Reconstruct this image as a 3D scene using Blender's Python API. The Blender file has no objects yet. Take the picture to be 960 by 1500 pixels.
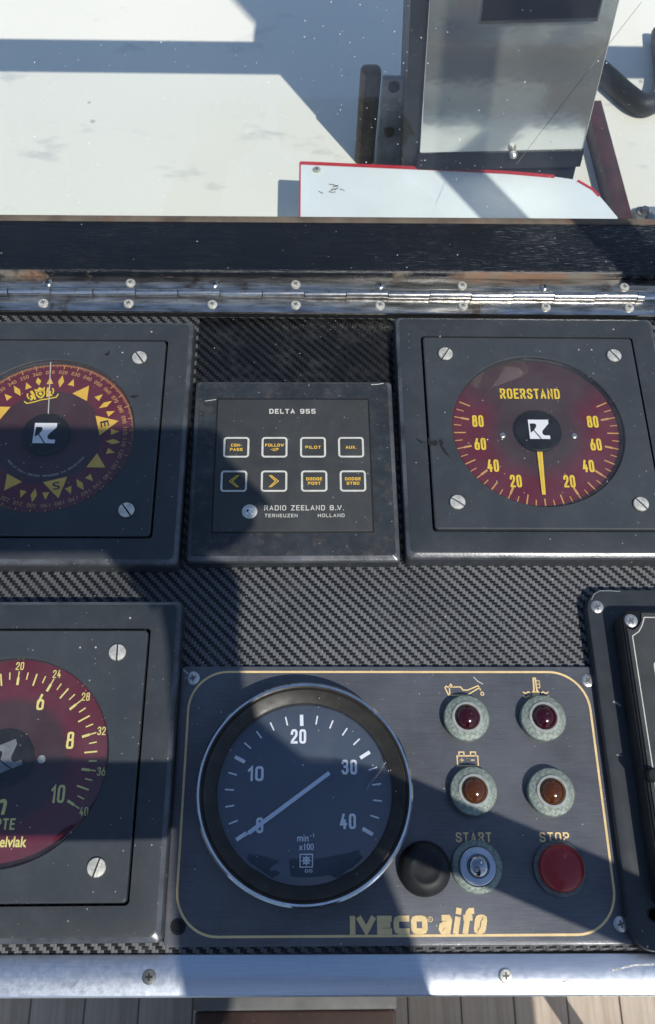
import bpy, bmesh, math, random
from mathutils import Vector, Matrix
random.seed(7)
R = math.radians
C = bpy.context.scene.collection
S = bpy.context.scene

# ------------------------------------------------------------------ camera
cam_d = bpy.data.cameras.new('camera'); cam = bpy.data.objects.new('camera', cam_d); C.objects.link(cam)
CM = Matrix(((0.9996943, -0.0030336, -0.0245366), (-0.0076068, 0.9065609, -0.4220066), (0.0235241, 0.4220642, 0.9062607)))
cam.matrix_world = Matrix.Translation((0, 0, .44)) @ CM.to_4x4()
cam_d.sensor_fit = 'VERTICAL'; cam_d.sensor_height = 24; cam_d.lens = 1302.29 / 1500 * 24
cam_d.clip_start = .01; cam_d.clip_end = 6000
S.camera = cam
cam_d.dof.use_dof = True; cam_d.dof.focus_distance = .47; cam_d.dof.aperture_fstop = 15
# ------------------------------------------------------------------ sky and sun
AZ, EL = 123.0, 54.5                       # direction in which shadows fall, height of the sun
to_sun = Vector((-math.cos(R(AZ)) * math.cos(R(EL)), -math.sin(R(AZ)) * math.cos(R(EL)), math.sin(R(EL))))
w = bpy.data.worlds.new('World'); S.world = w; w.use_nodes = True
nt = w.node_tree; nt.nodes.clear()
sky = nt.nodes.new('ShaderNodeTexSky'); sky.sky_type = 'NISHITA'; sky.sun_disc = False
sky.sun_elevation = R(EL); sky.sun_rotation = math.atan2(to_sun.x, to_sun.y)
sky.air_density = 1.0; sky.dust_density = .3; sky.ozone_density = 3.0
bg = nt.nodes.new('ShaderNodeBackground'); bg.inputs[1].default_value = .15
wo = nt.nodes.new('ShaderNodeOutputWorld')
nt.links.new(sky.outputs[0], bg.inputs[0]); nt.links.new(bg.outputs[0], wo.inputs[0])
sd = bpy.data.lights.new('sun', 'SUN'); sd.energy = 4.5; sd.angle = R(.53); sd.color = (1, .955, .885)
sun = bpy.data.objects.new('sun', sd); C.objects.link(sun); sun.location = (1, -2, 3)
sun.rotation_euler = to_sun.to_track_quat('Z', 'Y').to_euler()
S.view_settings.view_transform = 'Standard'; S.view_settings.look = 'None'
S.view_settings.exposure = 0; S.view_settings.gamma = 1
S.render.engine = 'CYCLES'
S.cycles.max_bounces = 8; S.cycles.transparent_max_bounces = 12

# ------------------------------------------------------------------ materials
MATS = {}
class NT:
    def __init__(s, name):
        s.m = bpy.data.materials.new(name); s.m.use_nodes = True; s.t = s.m.node_tree; s.t.nodes.clear()
        s.out = s.n('OutputMaterial'); s.tc = s.n('TexCoord').outputs['Object']
    def n(s, t, **k):
        x = s.t.nodes.new('ShaderNode' + t)
        for a, v in k.items(): setattr(x, a, v)
        return x
    def l(s, a, b): s.t.links.new(a, b)
    def put(s, sock, v):
        if isinstance(v, bpy.types.NodeSocket): s.l(v, sock)
        else:
            if hasattr(sock.default_value, '__len__') and not hasattr(v, '__len__'): v = (v, v, v, 1)[:len(sock.default_value)]
            if hasattr(v, '__len__') and len(v) == 3 and len(sock.default_value) == 4: v = (*v, 1)
            sock.default_value = v
    def math(s, op, a, b=0, c=0):
        x = s.n('Math', operation=op); s.put(x.inputs[0], a); s.put(x.inputs[1], b); s.put(x.inputs[2], c); return x.outputs[0]
    def mix(s, f, a, b):
        x = s.n('Mix', data_type='RGBA'); s.put(x.inputs[0], f); s.put(x.inputs[6], a); s.put(x.inputs[7], b); return x.outputs[2]
    def ramp(s, v, lo, hi, a=0., b=1.):
        x = s.n('MapRange'); s.put(x.inputs[0], v); x.inputs[1].default_value = lo; x.inputs[2].default_value = hi
        x.inputs[3].default_value = a; x.inputs[4].default_value = b; return x.outputs[0]
    def map(s, sc, rot=(0, 0, 0), loc=(0, 0, 0)):
        x = s.n('Mapping'); s.l(s.tc, x.inputs[0]); x.inputs['Scale'].default_value = sc; x.inputs['Rotation'].default_value = rot
        x.inputs['Location'].default_value = loc; return x.outputs[0]
    def noise(s, scale, detail=3, rough=.55, vec=None):
        x = s.n('TexNoise'); s.l(vec or s.tc, x.inputs['Vector']); x.inputs['Scale'].default_value = scale
        x.inputs['Detail'].default_value = detail; x.inputs['Roughness'].default_value = rough; return x.outputs[0]
    def specks(s, scale, rad, gate, vec=None):
        v = s.n('TexVoronoi'); s.l(vec or s.tc, v.inputs['Vector']); v.inputs['Scale'].default_value = scale
        sp = s.n('SeparateColor'); s.l(v.outputs['Color'], sp.inputs[0])
        r = s.math('MULTIPLY', sp.outputs[1], rad)
        d = s.math('LESS_THAN', v.outputs['Distance'], r)
        g = s.math('GREATER_THAN', sp.outputs[0], gate)
        return s.math('MULTIPLY', d, g)
    def bsdf(s, col, rough, metal=0., spec=.5, bump=None, bs=.3, bd=.0005, coat=0, trans=0, ior=1.45, aniso=0):
        p = s.n('BsdfPrincipled'); s.put(p.inputs['Base Color'], col); s.put(p.inputs['Roughness'], rough)
        s.put(p.inputs['Metallic'], metal); p.inputs['Specular IOR Level'].default_value = spec
        p.inputs['Coat Weight'].default_value = coat; p.inputs['Transmission Weight'].default_value = trans; p.inputs['IOR'].default_value = ior
        p.inputs['Anisotropic'].default_value = aniso
        if bump is not None:
            b = s.n('Bump'); b.inputs['Strength'].default_value = bs; b.inputs['Distance'].default_value = bd
            s.l(bump, b.inputs['Height']); s.l(b.outputs[0], p.inputs['Normal'])
        return p.outputs[0]
    def schlick(s, f0=.04):
        lw = s.n('LayerWeight'); lw.inputs[0].default_value = .5
        return s.math('ADD', s.math('MULTIPLY', s.math('POWER', lw.outputs['Facing'], 5.), 1 - f0), f0)
    def done(s, sh): s.l(sh, s.out.inputs[0]); return s.m

def mat(name, col, rough=.5, metal=0., var=.25, vs=60, dust=.0, dcol=(.45, .45, .43), grime=0., gcol=(.2, .19, .17), scratch=0., bump=.0, bscale=700, spec=.5, coat=0, brushed=0, aniso=0):
    if name in MATS: return MATS[name]
    t = NT(name)
    n1 = t.noise(vs, 4, .6)
    k = t.ramp(n1, .3, .7, 1 - var, 1 + var)
    x = t.n('VectorMath', operation='SCALE'); x.inputs[0].default_value = col; t.l(k, x.inputs['Scale']); c = x.outputs[0]
    if grime: c = t.mix(t.math('MULTIPLY', t.ramp(t.noise(vs * 2.3, 6, .7), .52, .75), grime), c, gcol)
    if brushed:
        br = t.noise(1, 4, .7, t.map((90, 2600, 90)))
        c = t.mix(t.ramp(br, .35, .7, 0, brushed), c, tuple(min(1, a * 1.9 + .03) for a in col))
    rg = t.ramp(t.noise(vs * 1.7, 4), .3, .7, rough - .09, rough + .09)
    if dust:
        d1 = t.specks(130, .07, .72 - .2 * dust); d2 = t.specks(420, .14, .8 - .2 * dust); d3 = t.specks(45, .034, .55 - .2 * dust)
        cl = t.ramp(t.noise(28, 3), .4, .62); d1 = t.math('MULTIPLY', d1, t.ramp(t.noise(13, 3), .44, .56))
        f = t.math('MAXIMUM', t.math('MAXIMUM', d1, d3), t.math('MULTIPLY', d2, cl))
        film = t.math('MULTIPLY', t.ramp(t.noise(110, 5, .7), .45, .8), .035 * dust)
        c = t.mix(t.math('MINIMUM', t.math('ADD', t.math('MULTIPLY', f, .85), film), 1), c, dcol)
        rg = t.math('ADD', rg, t.math('MULTIPLY', f, .3))
    bp = t.noise(bscale, 3) if bump else None
    MATS[name] = t.done(t.bsdf(c, rg, metal, spec, bp, bump, .0004, coat, aniso=aniso)); return MATS[name]

def carbon(name='carbon_weave', k_=1., wr=0.):
    t = NT(name); s = 1 / .00150
    sp = t.n('SeparateXYZ'); t.l(t.tc, sp.inputs[0])
    x = t.math('MULTIPLY', sp.outputs[0], s); y = t.math('MULTIPLY', sp.outputs[1], s)
    k = t.math('FLOORED_MODULO', t.math('ADD', t.math('FLOOR', x), t.math('FLOOR', y)), 4.)
    wp = t.math('LESS_THAN', k, 1.5)
    fx = t.math('FRACT', x); fy = t.math('FRACT', y)
    par = lambda f: t.math('SUBTRACT', 1, t.math('POWER', t.math('ABSOLUTE', t.math('SUBTRACT', t.math('MULTIPLY', f, 2), 1)), 2.5))
    hx, hy = par(fx), par(fy)
    h = t.math('ADD', t.math('MULTIPLY', wp, t.math('ADD', hx, .35)), t.math('MULTIPLY', t.math('SUBTRACT', 1, wp), t.math('MULTIPLY', hy, .7)))
    wear = t.ramp(t.noise(8, 4), .35, .62, .35, 1.2)
    li = t.math('MULTIPLY', t.math('MULTIPLY', wp, t.math('ADD', t.math('MULTIPLY', hx, .3), .7)), wear)
    c = t.mix(li, tuple(v * k_ for v in (.005, .006, .007)), tuple(v * k_ for v in (.135, .137, .139)))
    d = t.math('MAXIMUM', t.specks(120, .07, .6), t.specks(330, .13, .75))
    c = t.mix(t.math('MULTIPLY', d, .7), c, (.4, .4, .38))
    c = t.mix(t.math('MULTIPLY', t.ramp(t.noise(60, 5, .7), .5, .75), .16), c, (.16, .16, .15))
    if wr: h = t.math('ADD', t.math('MULTIPLY', h, .5), t.math('MULTIPLY', t.noise(70, 5, .6), 5))
    return t.done(t.bsdf(c, .42 - wr * .14, 0, .4, h, .45, .0004))

def wood_bar():
    t = NT('black_painted_wood'); sp = t.n('SeparateXYZ'); t.l(t.tc, sp.inputs[0])
    gr = t.noise(1, 5, .65, t.map((35, 900, 400)))
    e1 = t.ramp(sp.outputs[1], .0395, .0425)                       # worn far arris
    e2 = t.ramp(sp.outputs[1], .0016, .0)                          # worn near arris
    wear = t.math('MAXIMUM', t.math('MULTIPLY', e1, t.ramp(t.noise(45, 5, .7), .25, .4)), t.math('MULTIPLY', e2, t.math('ADD', t.ramp(t.noise(14, 6, .75), .54, .62), t.math('MULTIPLY', t.ramp(sp.outputs[0], .085, .10), t.ramp(sp.outputs[0], .195, .175)))))
    raw = t.mix(gr, (.10, .055, .035), (.30, .18, .11))
    raw = t.mix(t.ramp(t.noise(50, 4), .4, .6), raw, (.16, .14, .11))
    c = t.mix(t.ramp(gr, .3, .75), (.004, .0055, .008), (.009, .011, .014))
    chip_glint = t.math('MULTIPLY', t.ramp(t.noise(1, 6, .75, t.map((120, 2400, 400))), .57, .66), t.math('ADD', t.math('MULTIPLY', t.ramp(t.noise(9, 3), .45, .66), .2), t.math('MULTIPLY', t.ramp(sp.outputs[0], .02, .16), t.ramp(t.noise(45, 4), .3, .6))))  # paint chips plus painted sun glints, grey streaks growing towards the right
    c = t.mix(t.math('MULTIPLY', chip_glint, .8), c, (.36, .36, .355))
    c = t.mix(t.math('MULTIPLY', t.specks(210, .1, .62), .8), c, (.4, .41, .42))
    c = t.mix(wear, c, raw)
    rg = t.math('ADD', t.math('MULTIPLY', wear, .4), t.ramp(t.noise(40, 3), .3, .7, .16, .30))
    hb = t.noise(1, 5, .7, t.map((70, 1500, 500)))
    return t.done(t.bsdf(c, rg, 0, .4, hb, .55, .0006))

def hinge_metal():
    t = NT('weathered_stainless'); n = t.noise(55, 5, .65); n2 = t.noise(1, 4, .6, t.map((45, 260, 200)))
    c = t.mix(t.ramp(n2, .3, .7), (.16, .155, .145), (.66, .645, .61))
    c = t.mix(t.math('MULTIPLY', t.ramp(n, .58, .68), .8), c, (.13, .085, .045))
    c = t.mix(t.math('MULTIPLY', t.ramp(t.noise(17, 4, .6), .62, .7), .85), c, (.30, .17, .05))
    c = t.mix(t.math('MULTIPLY', t.specks(300, .1, .7), .7), c, (.7, .7, .68))
    return t.done(t.bsdf(c, t.ramp(n, .3, .7, .07, .30), .95, .5, n2, .3, .0006))

def trim_metal():
    t = NT('brushed_aluminium'); br = t.noise(1, 4, .7, t.map((30, 1700, 100)))
    n = t.noise(60, 5, .65)
    c = t.mix(t.ramp(br, .3, .7), (.52, .56, .62), (.64, .68, .73))
    c = t.mix(t.math('MULTIPLY', t.ramp(t.noise(300, 5, .7), .5, .7), .10), c, (.88, .89, .9)); c = t.mix(t.math('MULTIPLY', t.ramp(n, .52, .7), .12), c, (.42, .45, .5))
    c = t.mix(t.math('MULTIPLY', t.specks(300, .09, .75), .7), c, (.3, .3, .31))
    return t.done(t.bsdf(c, t.ramp(t.noise(420, 3), .3, .7, .34, .44), .93, .5, t.noise(900, 4), .10, .0002))

def column_steel():
    t = NT('polished_stainless'); n = t.noise(14, 4, .6)
    c = t.mix(t.ramp(n, .3, .7), (.74, .72, .655), (.84, .82, .75))
    c = t.mix(t.math('MULTIPLY', t.specks(160, .1, .72), .7), c, (.25, .22, .2))
    return t.done(t.bsdf(c, t.ramp(n, .3, .7, .10, .22), .86, .5, n, .07, .012))

def deck_paint():
    t = NT('white_deck_paint')
    c = t.mix(t.ramp(t.noise(5, 4), .3, .7), (.80, .765, .665), (.84, .80, .70))
    sm = t.ramp(t.noise(1, 4, .6, t.map((16, 34, 20), (0, 0, .5))), .60, .70)
    c = t.mix(t.math('MULTIPLY', sm, .45), c, (.42, .43, .42))
    c = t.mix(t.math('MULTIPLY', t.specks(34, .1, .7), .6), c, (.35, .34, .32))
    return t.done(t.bsdf(c, .5, 0, .4, t.noise(300, 3), .15, .0006))

def teak():
    t = NT('sunbleached_planks'); g = t.noise(1, 5, .6, t.map((120, 6, 20)))
    c = t.mix(t.ramp(g, .3, .7), (.36, .29, .22), (.50, .43, .35))
    c = t.mix(t.math('MULTIPLY', t.ramp(t.noise(9, 4), .5, .7), .4), c, (.28, .22, .18))
    return t.done(t.bsdf(c, .6, 0, .3, g, .2, .001))

def dial_card(name, kind):
    t = NT(name); sp = t.n('SeparateXYZ'); t.l(t.tc, sp.inputs[0]); x, y = sp.outputs[0], sp.outputs[1]
    r = t.math('SQRT', t.math('ADD', t.math('MULTIPLY', x, x), t.math('MULTIPLY', y, y)))
    dark, red = (.042, .016, .020), (.115, .006, .021)
    if kind == 'compass': f = t.ramp(r, .0292, .0300)
    elif kind == 'rudder':
        f = t.ramp(r, .020, .032)
        f = t.math('MULTIPLY', f, t.ramp(t.math('DIVIDE', y, t.math('MAXIMUM', r, .001)), .72, .38, .10, 1.))
        dark = (.045, .028, .030)
    else: f = t.ramp(r, .026, .031)
    n = t.noise(160, 4)
    c = t.mix(f, dark, red); c = t.mix(t.math('MULTIPLY', t.ramp(n, .4, .7), .3), c, (.05, .02, .025))
    return t.done(t.bsdf(c, .55, 0, .3))

def cover_glass(name, dust, tint=(.9, .9, .9), haze=.022, f0=.06):
    t = NT(name)
    tr = t.n('BsdfTransparent'); tr.inputs[0].default_value = (*tint, 1)
    gl = t.n('BsdfGlossy'); gl.inputs['Roughness'].default_value = .03
    m1 = t.n('MixShader'); t.l(t.schlick(f0), m1.inputs[0]); t.l(tr.outputs[0], m1.inputs[1]); t.l(gl.outputs[0], m1.inputs[2])
    df = t.n('BsdfDiffuse'); df.inputs[0].default_value = (.62, .62, .60, 1)
    f = t.math('MAXIMUM', t.specks(150, .07, .62 - .15 * dust), t.specks(430, .12, .72))
    f = t.math('ADD', t.math('MULTIPLY', f, .75), t.ramp(t.noise(45, 5, .65), .35, .75, haze * .4, haze * 1.8))
    f = t.math('MINIMUM', f, 1)
    m2 = t.n('MixShader'); t.l(f, m2.inputs[0]); t.l(m1.outputs[0], m2.inputs[1]); t.l(df.outputs[0], m2.inputs[2])
    return t.done(m2.outputs[0])

def screen_glass():
    t = NT('dusty_windscreen')
    tr = t.n('BsdfTransparent'); tr.inputs[0].default_value = (.93, .945, .94, 1)
    gl = t.n('BsdfGlossy'); gl.inputs['Roughness'].default_value = .02
    m1 = t.n('MixShader'); t.l(t.schlick(.028), m1.inputs[0]); t.l(tr.outputs[0], m1.inputs[1]); t.l(gl.outputs[0], m1.inputs[2])
    df = t.n('BsdfDiffuse'); df.inputs[0].default_value = (.72, .74, .76, 1)
    sw = lambda v, sc: t.map((sc, sc, sc))
    f = t.math('MAXIMUM', t.specks(190, .08, .7), t.math('MULTIPLY', t.specks(420, .12, .55), t.ramp(t.noise(12, 4), .4, .6)))
    f = t.math('MULTIPLY', f, .6)
    f = t.math('ADD', f, t.ramp(t.noise(7, 5, .6), .3, .75, .002, .016))
    m2 = t.n('MixShader'); t.l(t.math('MINIMUM', f, 1), m2.inputs[0]); t.l(m1.outputs[0], m2.inputs[1]); t.l(df.outputs[0], m2.inputs[2])
    return t.done(m2.outputs[0])

def lens_mat(name, col):
    t = NT(name)
    return t.done(t.bsdf(col, .14, 0, .5, None, coat=.3))

m_case = mat('anthracite_case', (.031, .036, .040), .42, 0, .12, 18, .8, spec=.35, grime=.08, gcol=(.12, .12, .115), bump=.12, bscale=1400)
m_worn = mat('worn_edge_paint', (.075, .080, .086), .28, .2, .5, 60, .6, bump=.15, bscale=900)
m_plate = mat('anthracite_plate', (.037, .043, .048), .42, 0, .1, 15, .8, spec=.32, bump=.08, bscale=1600)
m_keypad = mat('worn_keypad_case', (.022, .026, .030), .48, 0, .2, 55, 1., spec=.35, grime=.45, gcol=(.12, .095, .075), bump=.2, bscale=900)
m_membrane = mat('keypad_membrane', (.041, .043, .042), .40, 0, .15, 50, .6, spec=.35)
m_engine = mat('anodised_engine_plate', (.083, .087, .097), .38, .22, .28, 22, .7, spec=.38, dcol=(.6, .6, .58), brushed=.28, bump=.15, bscale=1500, scratch=.3)
m_black = mat('black_rubber', (.010, .011, .012), .5, 0, .2, 80, .4, spec=.3)
m_hub = mat('black_hub', (.003, .003, .004), .5, 0, .1, 80, spec=.2)
m_bezel = mat('tachometer_bezel', (.022, .020, .017), .42, 0, .25, 120, .6, spec=.3, grime=.4, gcol=(.05, .045, .038))
m_chrome = mat('worn_chrome', (.72, .72, .72), .14, 1, .15, 150)
m_ss = mat('bright_screw', (.52, .51, .47), .33, .9, .25, 500, bump=.2, bscale=1800)
m_screwdull = mat('nickel_screw', (.60, .58, .50), .45, .55, .3, 420, bump=.3, bscale=1500)
m_dark = mat('dark_recess', (.006, .006, .006), .7)
m_brass = mat('corroded_collar', (.21, .245, .21), .55, .25, .45, 700, grime=.85, gcol=(.08, .105, .09), bump=.9, bscale=1500)
m_collar2 = mat('grey_collar', (.22, .235, .24), .5, .4, .3, 200, grime=.4)
m_darkcollar = mat('dull_collar', (.10, .11, .112), .5, .3, .3, 300, grime=.3)
m_ring = mat('pale_lens_ring', (.26, .275, .26), .65, .0, .2, 300)
m_stopred = mat('red_plastic', (.27, .014, .016), .38, 0, .12, 100, .2, coat=.1)
m_gold = mat('gold_print', (.68, .50, .24), .5, .0, .12, 200)
m_cream = mat('cream_print', (.50, .49, .43), .5, 0, .12, 200)
m_amberprint = mat('amber_print', (.72, .44, .05), .5, 0, .1, 200)
m_yellow = mat('yellow_print', (.80, .55, .03), .5, 0, .08, 200)
m_lemon = mat('lemon_print', (.80, .72, .22), .5, 0, .08, 200)
m_orange = mat('orange_print', (.58, .30, .09), .5, 0, .12, 200)
m_white = mat('white_print', (.78, .79, .79), .5, 0, .05, 200)
m_pointer = mat('pale_pointer', (.60, .66, .74), .4, 0, .05, 200)
m_tachface = mat('tachometer_face', (.036, .052, .078), .5, 0, .1, 60)
m_pencil = mat('blue_enamel', (.42, .46, .54), .35, .4, .15, 100)
m_board = mat('white_board', (.76, .80, .80), .42, 0, .04, 20, .25, dcol=(.5, .5, .48), scratch=.2)
m_red = mat('red_edging', (.50, .03, .045), .45, 0, .15, 60)
m_brown = mat('dark_weathered_wood', (.036, .025, .019), .6, 0, .5, 90, .5, grime=.5, gcol=(.14, .11, .08), bump=.5, bscale=400)
m_redwood = mat('red_brown_wood', (.06, .018, .014), .5, 0, .4, 70, .4, bump=.4, bscale=300)
m_greyplate = mat('galvanised_plate', (.30, .32, .34), .5, .5, .35, 60, .4, grime=.5, gcol=(.1, .1, .11))
m_hose = mat('black_hose', (.007, .0075, .008), .55, 0, .3, 80, .6, bump=.4, bscale=500)
m_blackbox = mat('black_housing', (.012, .013, .014), .5, 0, .3, 40, .7)
m_tube = mat('stainless_tube', (.6, .6, .6), .2, 1, .1, 60)
m_frame = mat('white_frame_paint', (.7, .7, .68), .4, 0, .1, 30)
m_caulk = mat('black_caulk', (.20, .165, .13), .7)
m_step = mat('brown_step', (.026, .011, .007), .5, 0, .35, 30, .2, bump=.3, bscale=200)
m_rubber = mat('grey_step_edge', (.085, .085, .082), .6, 0, .15, 40, .3)
m_jacket = mat('navy_cloth', (.025, .03, .045), .85, 0, .2, 40, bump=.4, bscale=500)
m_skin = mat('skin', (.45, .27, .19), .5, 0, .1, 60)
m_hair = mat('brown_hair', (.05, .03, .02), .6, 0, .3, 200)
m_front = mat('console_front', (.5, .49, .46), .4, 0, .1, 20)
m_carbon = carbon(); m_film = carbon('wrinkled_weave_film', .2, 1.); m_woodbar = wood_bar(); m_hinge = hinge_metal(); m_trim = trim_metal(); m_col = column_steel(); m_deck = deck_paint(); m_teak = teak()
m_gcompass = dial_card('compass_card_print', 'compass'); m_grud = dial_card('rudder_dial_print', 'rudder'); m_gdep = dial_card('depth_dial_print', 'depth')
m_glass = cover_glass('gauge_glass', .6); m_tglass = cover_glass('tachometer_glass', .3, (.92, .94, .97), .022, .07); m_screen = screen_glass()
m_lred = lens_mat('ruby_lens', (.026, .001, .003)); m_lamb = lens_mat('amber_lens', (.06, .016, .001))

# ------------------------------------------------------------------ mesh helpers (all lengths in millimetres)
K = .001
def link(name, me, m, parent=None, loc=(0, 0, 0), rz=0.):
    o = bpy.data.objects.new(name, me); C.objects.link(o)
    if m is not None and not me.materials:
        for a in (m if isinstance(m, (list, tuple)) else [m]): me.materials.append(a)
    o.location = [v * K for v in loc]; o.rotation_euler = (0, 0, rz)
    if parent: o.parent = parent
    return o
def fin(bm, ang=35):
    bmesh.ops.recalc_face_normals(bm, faces=bm.faces)
    me = bpy.data.meshes.new('mesh'); bm.to_mesh(me); bm.free()
    for p in me.polygons: p.use_smooth = True
    me.set_sharp_from_angle(angle=R(ang)); return me
def worn(me, m):                                  # rubbed chamfers get the shinier worn paint
    me.materials.append(m)
    for p in me.polygons:
        if .25 < p.normal.z < .93: p.material_index = 1
def thing(name, label, cat, loc=(0, 0, 0), rz=0., group=None):
    o = bpy.data.objects.new(name, None); C.objects.link(o); o.location = [v * K for v in loc]; o.rotation_euler = (0, 0, rz); o.empty_display_size = .01
    o['label'] = label; o['category'] = cat
    if group: o['group'] = group
    return o
def tag(o, label, cat, group=None):
    o['label'] = label; o['category'] = cat
    if group: o['group'] = group
    return o
def rr(x0, x1, y0, y1, z, r, k=6):
    r = max(.01, min(r, (x1 - x0) / 2 - .01, (y1 - y0) / 2 - .01)); o = []
    for cx, cy, a in ((x1 - r, y1 - r, 0), (x0 + r, y1 - r, 90), (x0 + r, y0 + r, 180), (x1 - r, y0 + r, 270)):
        for i in range(k):
            t = R(a + 90 * i / (k - 1)); o.append((cx + r * math.cos(t), cy + r * math.sin(t), z))
    return o
def circ(r, z, n, cx=0, cy=0, a0=0): return [(cx + r * math.cos(R(a0) + 2 * math.pi * i / n), cy + r * math.sin(R(a0) + 2 * math.pi * i / n), z) for i in range(n)]
def loft(bm, loops, cap0=False, cap1=True, mi=0):
    vs = [[bm.verts.new([c * K for c in p]) for p in L] for L in loops]; n = len(vs[0]); fs = []
    for a, b in zip(vs, vs[1:]):
        for i in range(n): fs.append(bm.faces.new((a[i], a[(i + 1) % n], b[(i + 1) % n], b[i])))
    if cap0: fs.append(bm.faces.new(vs[0][::-1]))
    if cap1: fs.append(bm.faces.new(vs[-1]))
    for f in fs: f.material_index = mi
    return vs
def slab(x0, x1, y0, y1, z0, z1, r=1., bev=.5, bm=None, k=6, base=False):
    own = bm is None; bm = bm or bmesh.new()
    loft(bm, [rr(x0, x1, y0, y1, z0, r, k), rr(x0, x1, y0, y1, z1 - bev, r, k), rr(x0 + bev * .3, x1 - bev * .3, y0 + bev * .3, y1 - bev * .3, z1 - bev * .3, r, k), rr(x0 + bev, x1 - bev, y0 + bev, y1 - bev, z1, r, k)], base)
    return fin(bm) if own else bm
def lathe(prof, n=48, bm=None, cx=0, cy=0, cap=True, mi=0):
    own = bm is None; bm = bm or bmesh.new()
    loft(bm, [circ(max(r, .01), z, n, cx, cy) for r, z in prof], False, cap, mi)
    return fin(bm, 30) if own else bm
def ribbon(bm, pts, wd, z, closed=False, h=.12, mi=0):
    P = [Vector((p[0], p[1])) for p in pts]; n = len(P); L, Rr = [], []
    for i in range(n):
        a = P[i - 1] if (i or closed) else P[0]; c = P[(i + 1) % n] if (i < n - 1 or closed) else P[-1]
        d1 = (P[i] - a); d2 = (c - P[i])
        if d1.length < 1e-9: d1 = d2
        if d2.length < 1e-9: d2 = d1
        d1.normalize(); d2.normalize(); m = d1 + d2
        if m.length < 1e-6: m = d1.copy()
        m.normalize(); nn = Vector((-m.y, m.x)); s = wd / 2 / max(.45, nn.dot(Vector((-d1.y, d1.x))))
        L.append(P[i] + nn * s); Rr.append(P[i] - nn * s)
    vl = [bm.verts.new((p.x * K, p.y * K, (z + h) * K)) for p in L]; vr = [bm.verts.new((p.x * K, p.y * K, (z + h) * K)) for p in Rr]
    for i in range(n if closed else n - 1):
        j = (i + 1) % n; f = bm.faces.new((vr[i], vr[j], vl[j], vl[i])); f.material_index = mi
def poly(bm, pts, z, mi=0):
    f = bm.faces.new([bm.verts.new((p[0] * K, p[1] * K, z * K)) for p in pts]); f.material_index = mi
    f.normal_update()
    if f.normal.z < 0: f.normal_flip()
def flat(bm):
    bmesh.ops.triangulate(bm, faces=[f for f in bm.faces if len(f.verts) > 4])
    me = bpy.data.meshes.new('mesh'); bm.to_mesh(me); bm.free(); return me
def box(bm, x0, x1, y0, y1, z0, z1, mi=0):
    v = [bm.verts.new((x * K, y * K, z * K)) for z in (z0, z1) for y in (y0, y1) for x in (x0, x1)]
    for q in ((0, 2, 3, 1), (4, 5, 7, 6), (0, 1, 5, 4), (2, 6, 7, 3), (0, 4, 6, 2), (1, 3, 7, 5)): bm.faces.new([v[i] for i in q]).material_index = mi
def tube(path, r, n=14, bm=None, cap=True):
    own = bm is None; bm = bm or bmesh.new(); P = [Vector(p) for p in path]; loops = []; up = Vector((0, 0, 1))
    for i, p in enumerate(P):
        d = (P[min(i + 1, len(P) - 1)] - P[max(i - 1, 0)]).normalized()
        u = up if abs(d.dot(up)) < .95 else Vector((1, 0, 0)); a = d.cross(u).normalized(); b = a.cross(d)
        rad = r[i] if isinstance(r, (list, tuple)) else r
        loops.append([p + a * rad * math.cos(2 * math.pi * k / n) + b * rad * math.sin(2 * math.pi * k / n) for k in range(n)])
    loft(bm, loops, cap, cap); return fin(bm, 40) if own else bm
def smooth_path(pts, sub=8):
    P = [Vector(p) for p in pts]; o = []
    for i in range(len(P) - 1):
        p0, p1, p2, p3 = P[max(i - 1, 0)], P[i], P[i + 1], P[min(i + 2, len(P) - 1)]
        for k in range(sub):
            t = k / sub; o.append(.5 * ((2 * p1) + (p2 - p0) * t + (2 * p0 - 5 * p1 + 4 * p2 - p3) * t * t + (3 * p1 - p0 - 3 * p2 + p3) * t ** 3))
    return o + [P[-1]]

# lettering: outlines of the built-in face, fitted to a width and a height
_tc = {}
def glyphs(s, bold, shear=0):
    key = (s, bold, shear)
    if key not in _tc:
        cu = bpy.data.curves.new('t', 'FONT'); cu.body = s; cu.size = 1; cu.offset = bold; cu.shear = shear; cu.resolution_u = 3; cu.align_x = 'LEFT'
        ob = bpy.data.objects.new('t', cu); C.objects.link(ob)
        dg = bpy.context.evaluated_depsgraph_get(); me = bpy.data.meshes.new_from_object(ob.evaluated_get(dg))
        V = [tuple(v.co[:2]) for v in me.vertices]; F = [tuple(p.vertices) for p in me.polygons]
        bpy.data.objects.remove(ob); bpy.data.meshes.remove(me); _tc[key] = (V, F)
    return _tc[key]
def put_text(bm, s, cx, cy, wd, ht, z, bold=.0, rot=0., shear=0., mi=0):
    V, F = glyphs(s, bold, shear); xs = [v[0] for v in V]; ys = [v[1] for v in V]
    mx, my = (min(xs) + max(xs)) / 2, (min(ys) + max(ys)) / 2; sx = wd / (max(xs) - min(xs)); sy = ht / (max(ys) - min(ys))
    c, n = math.cos(rot), math.sin(rot); vs = []
    for x, y in V:
        x = (x - mx) * sx; y = (y - my) * sy; vs.append(bm.verts.new(((cx + x * c - y * n) * K, (cy + x * n + y * c) * K, z * K)))
    for f in F:
        try: q = bm.faces.new([vs[i] for i in f]); q.material_index = mi
        except ValueError: pass
def text(s, cx, cy, wd, ht, z, m, parent, name='lettering', **k):
    bm = bmesh.new(); put_text(bm, s, cx, cy, wd, ht, z, **k); return link(name, flat(bm), m, parent)
_o = [(.25, 0), (.75, 0), (.93, .06), (1, .18), (1, .82), (.93, .94), (.75, 1), (.25, 1), (.07, .94), (0, .82), (0, .18), (.07, .06)]
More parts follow.
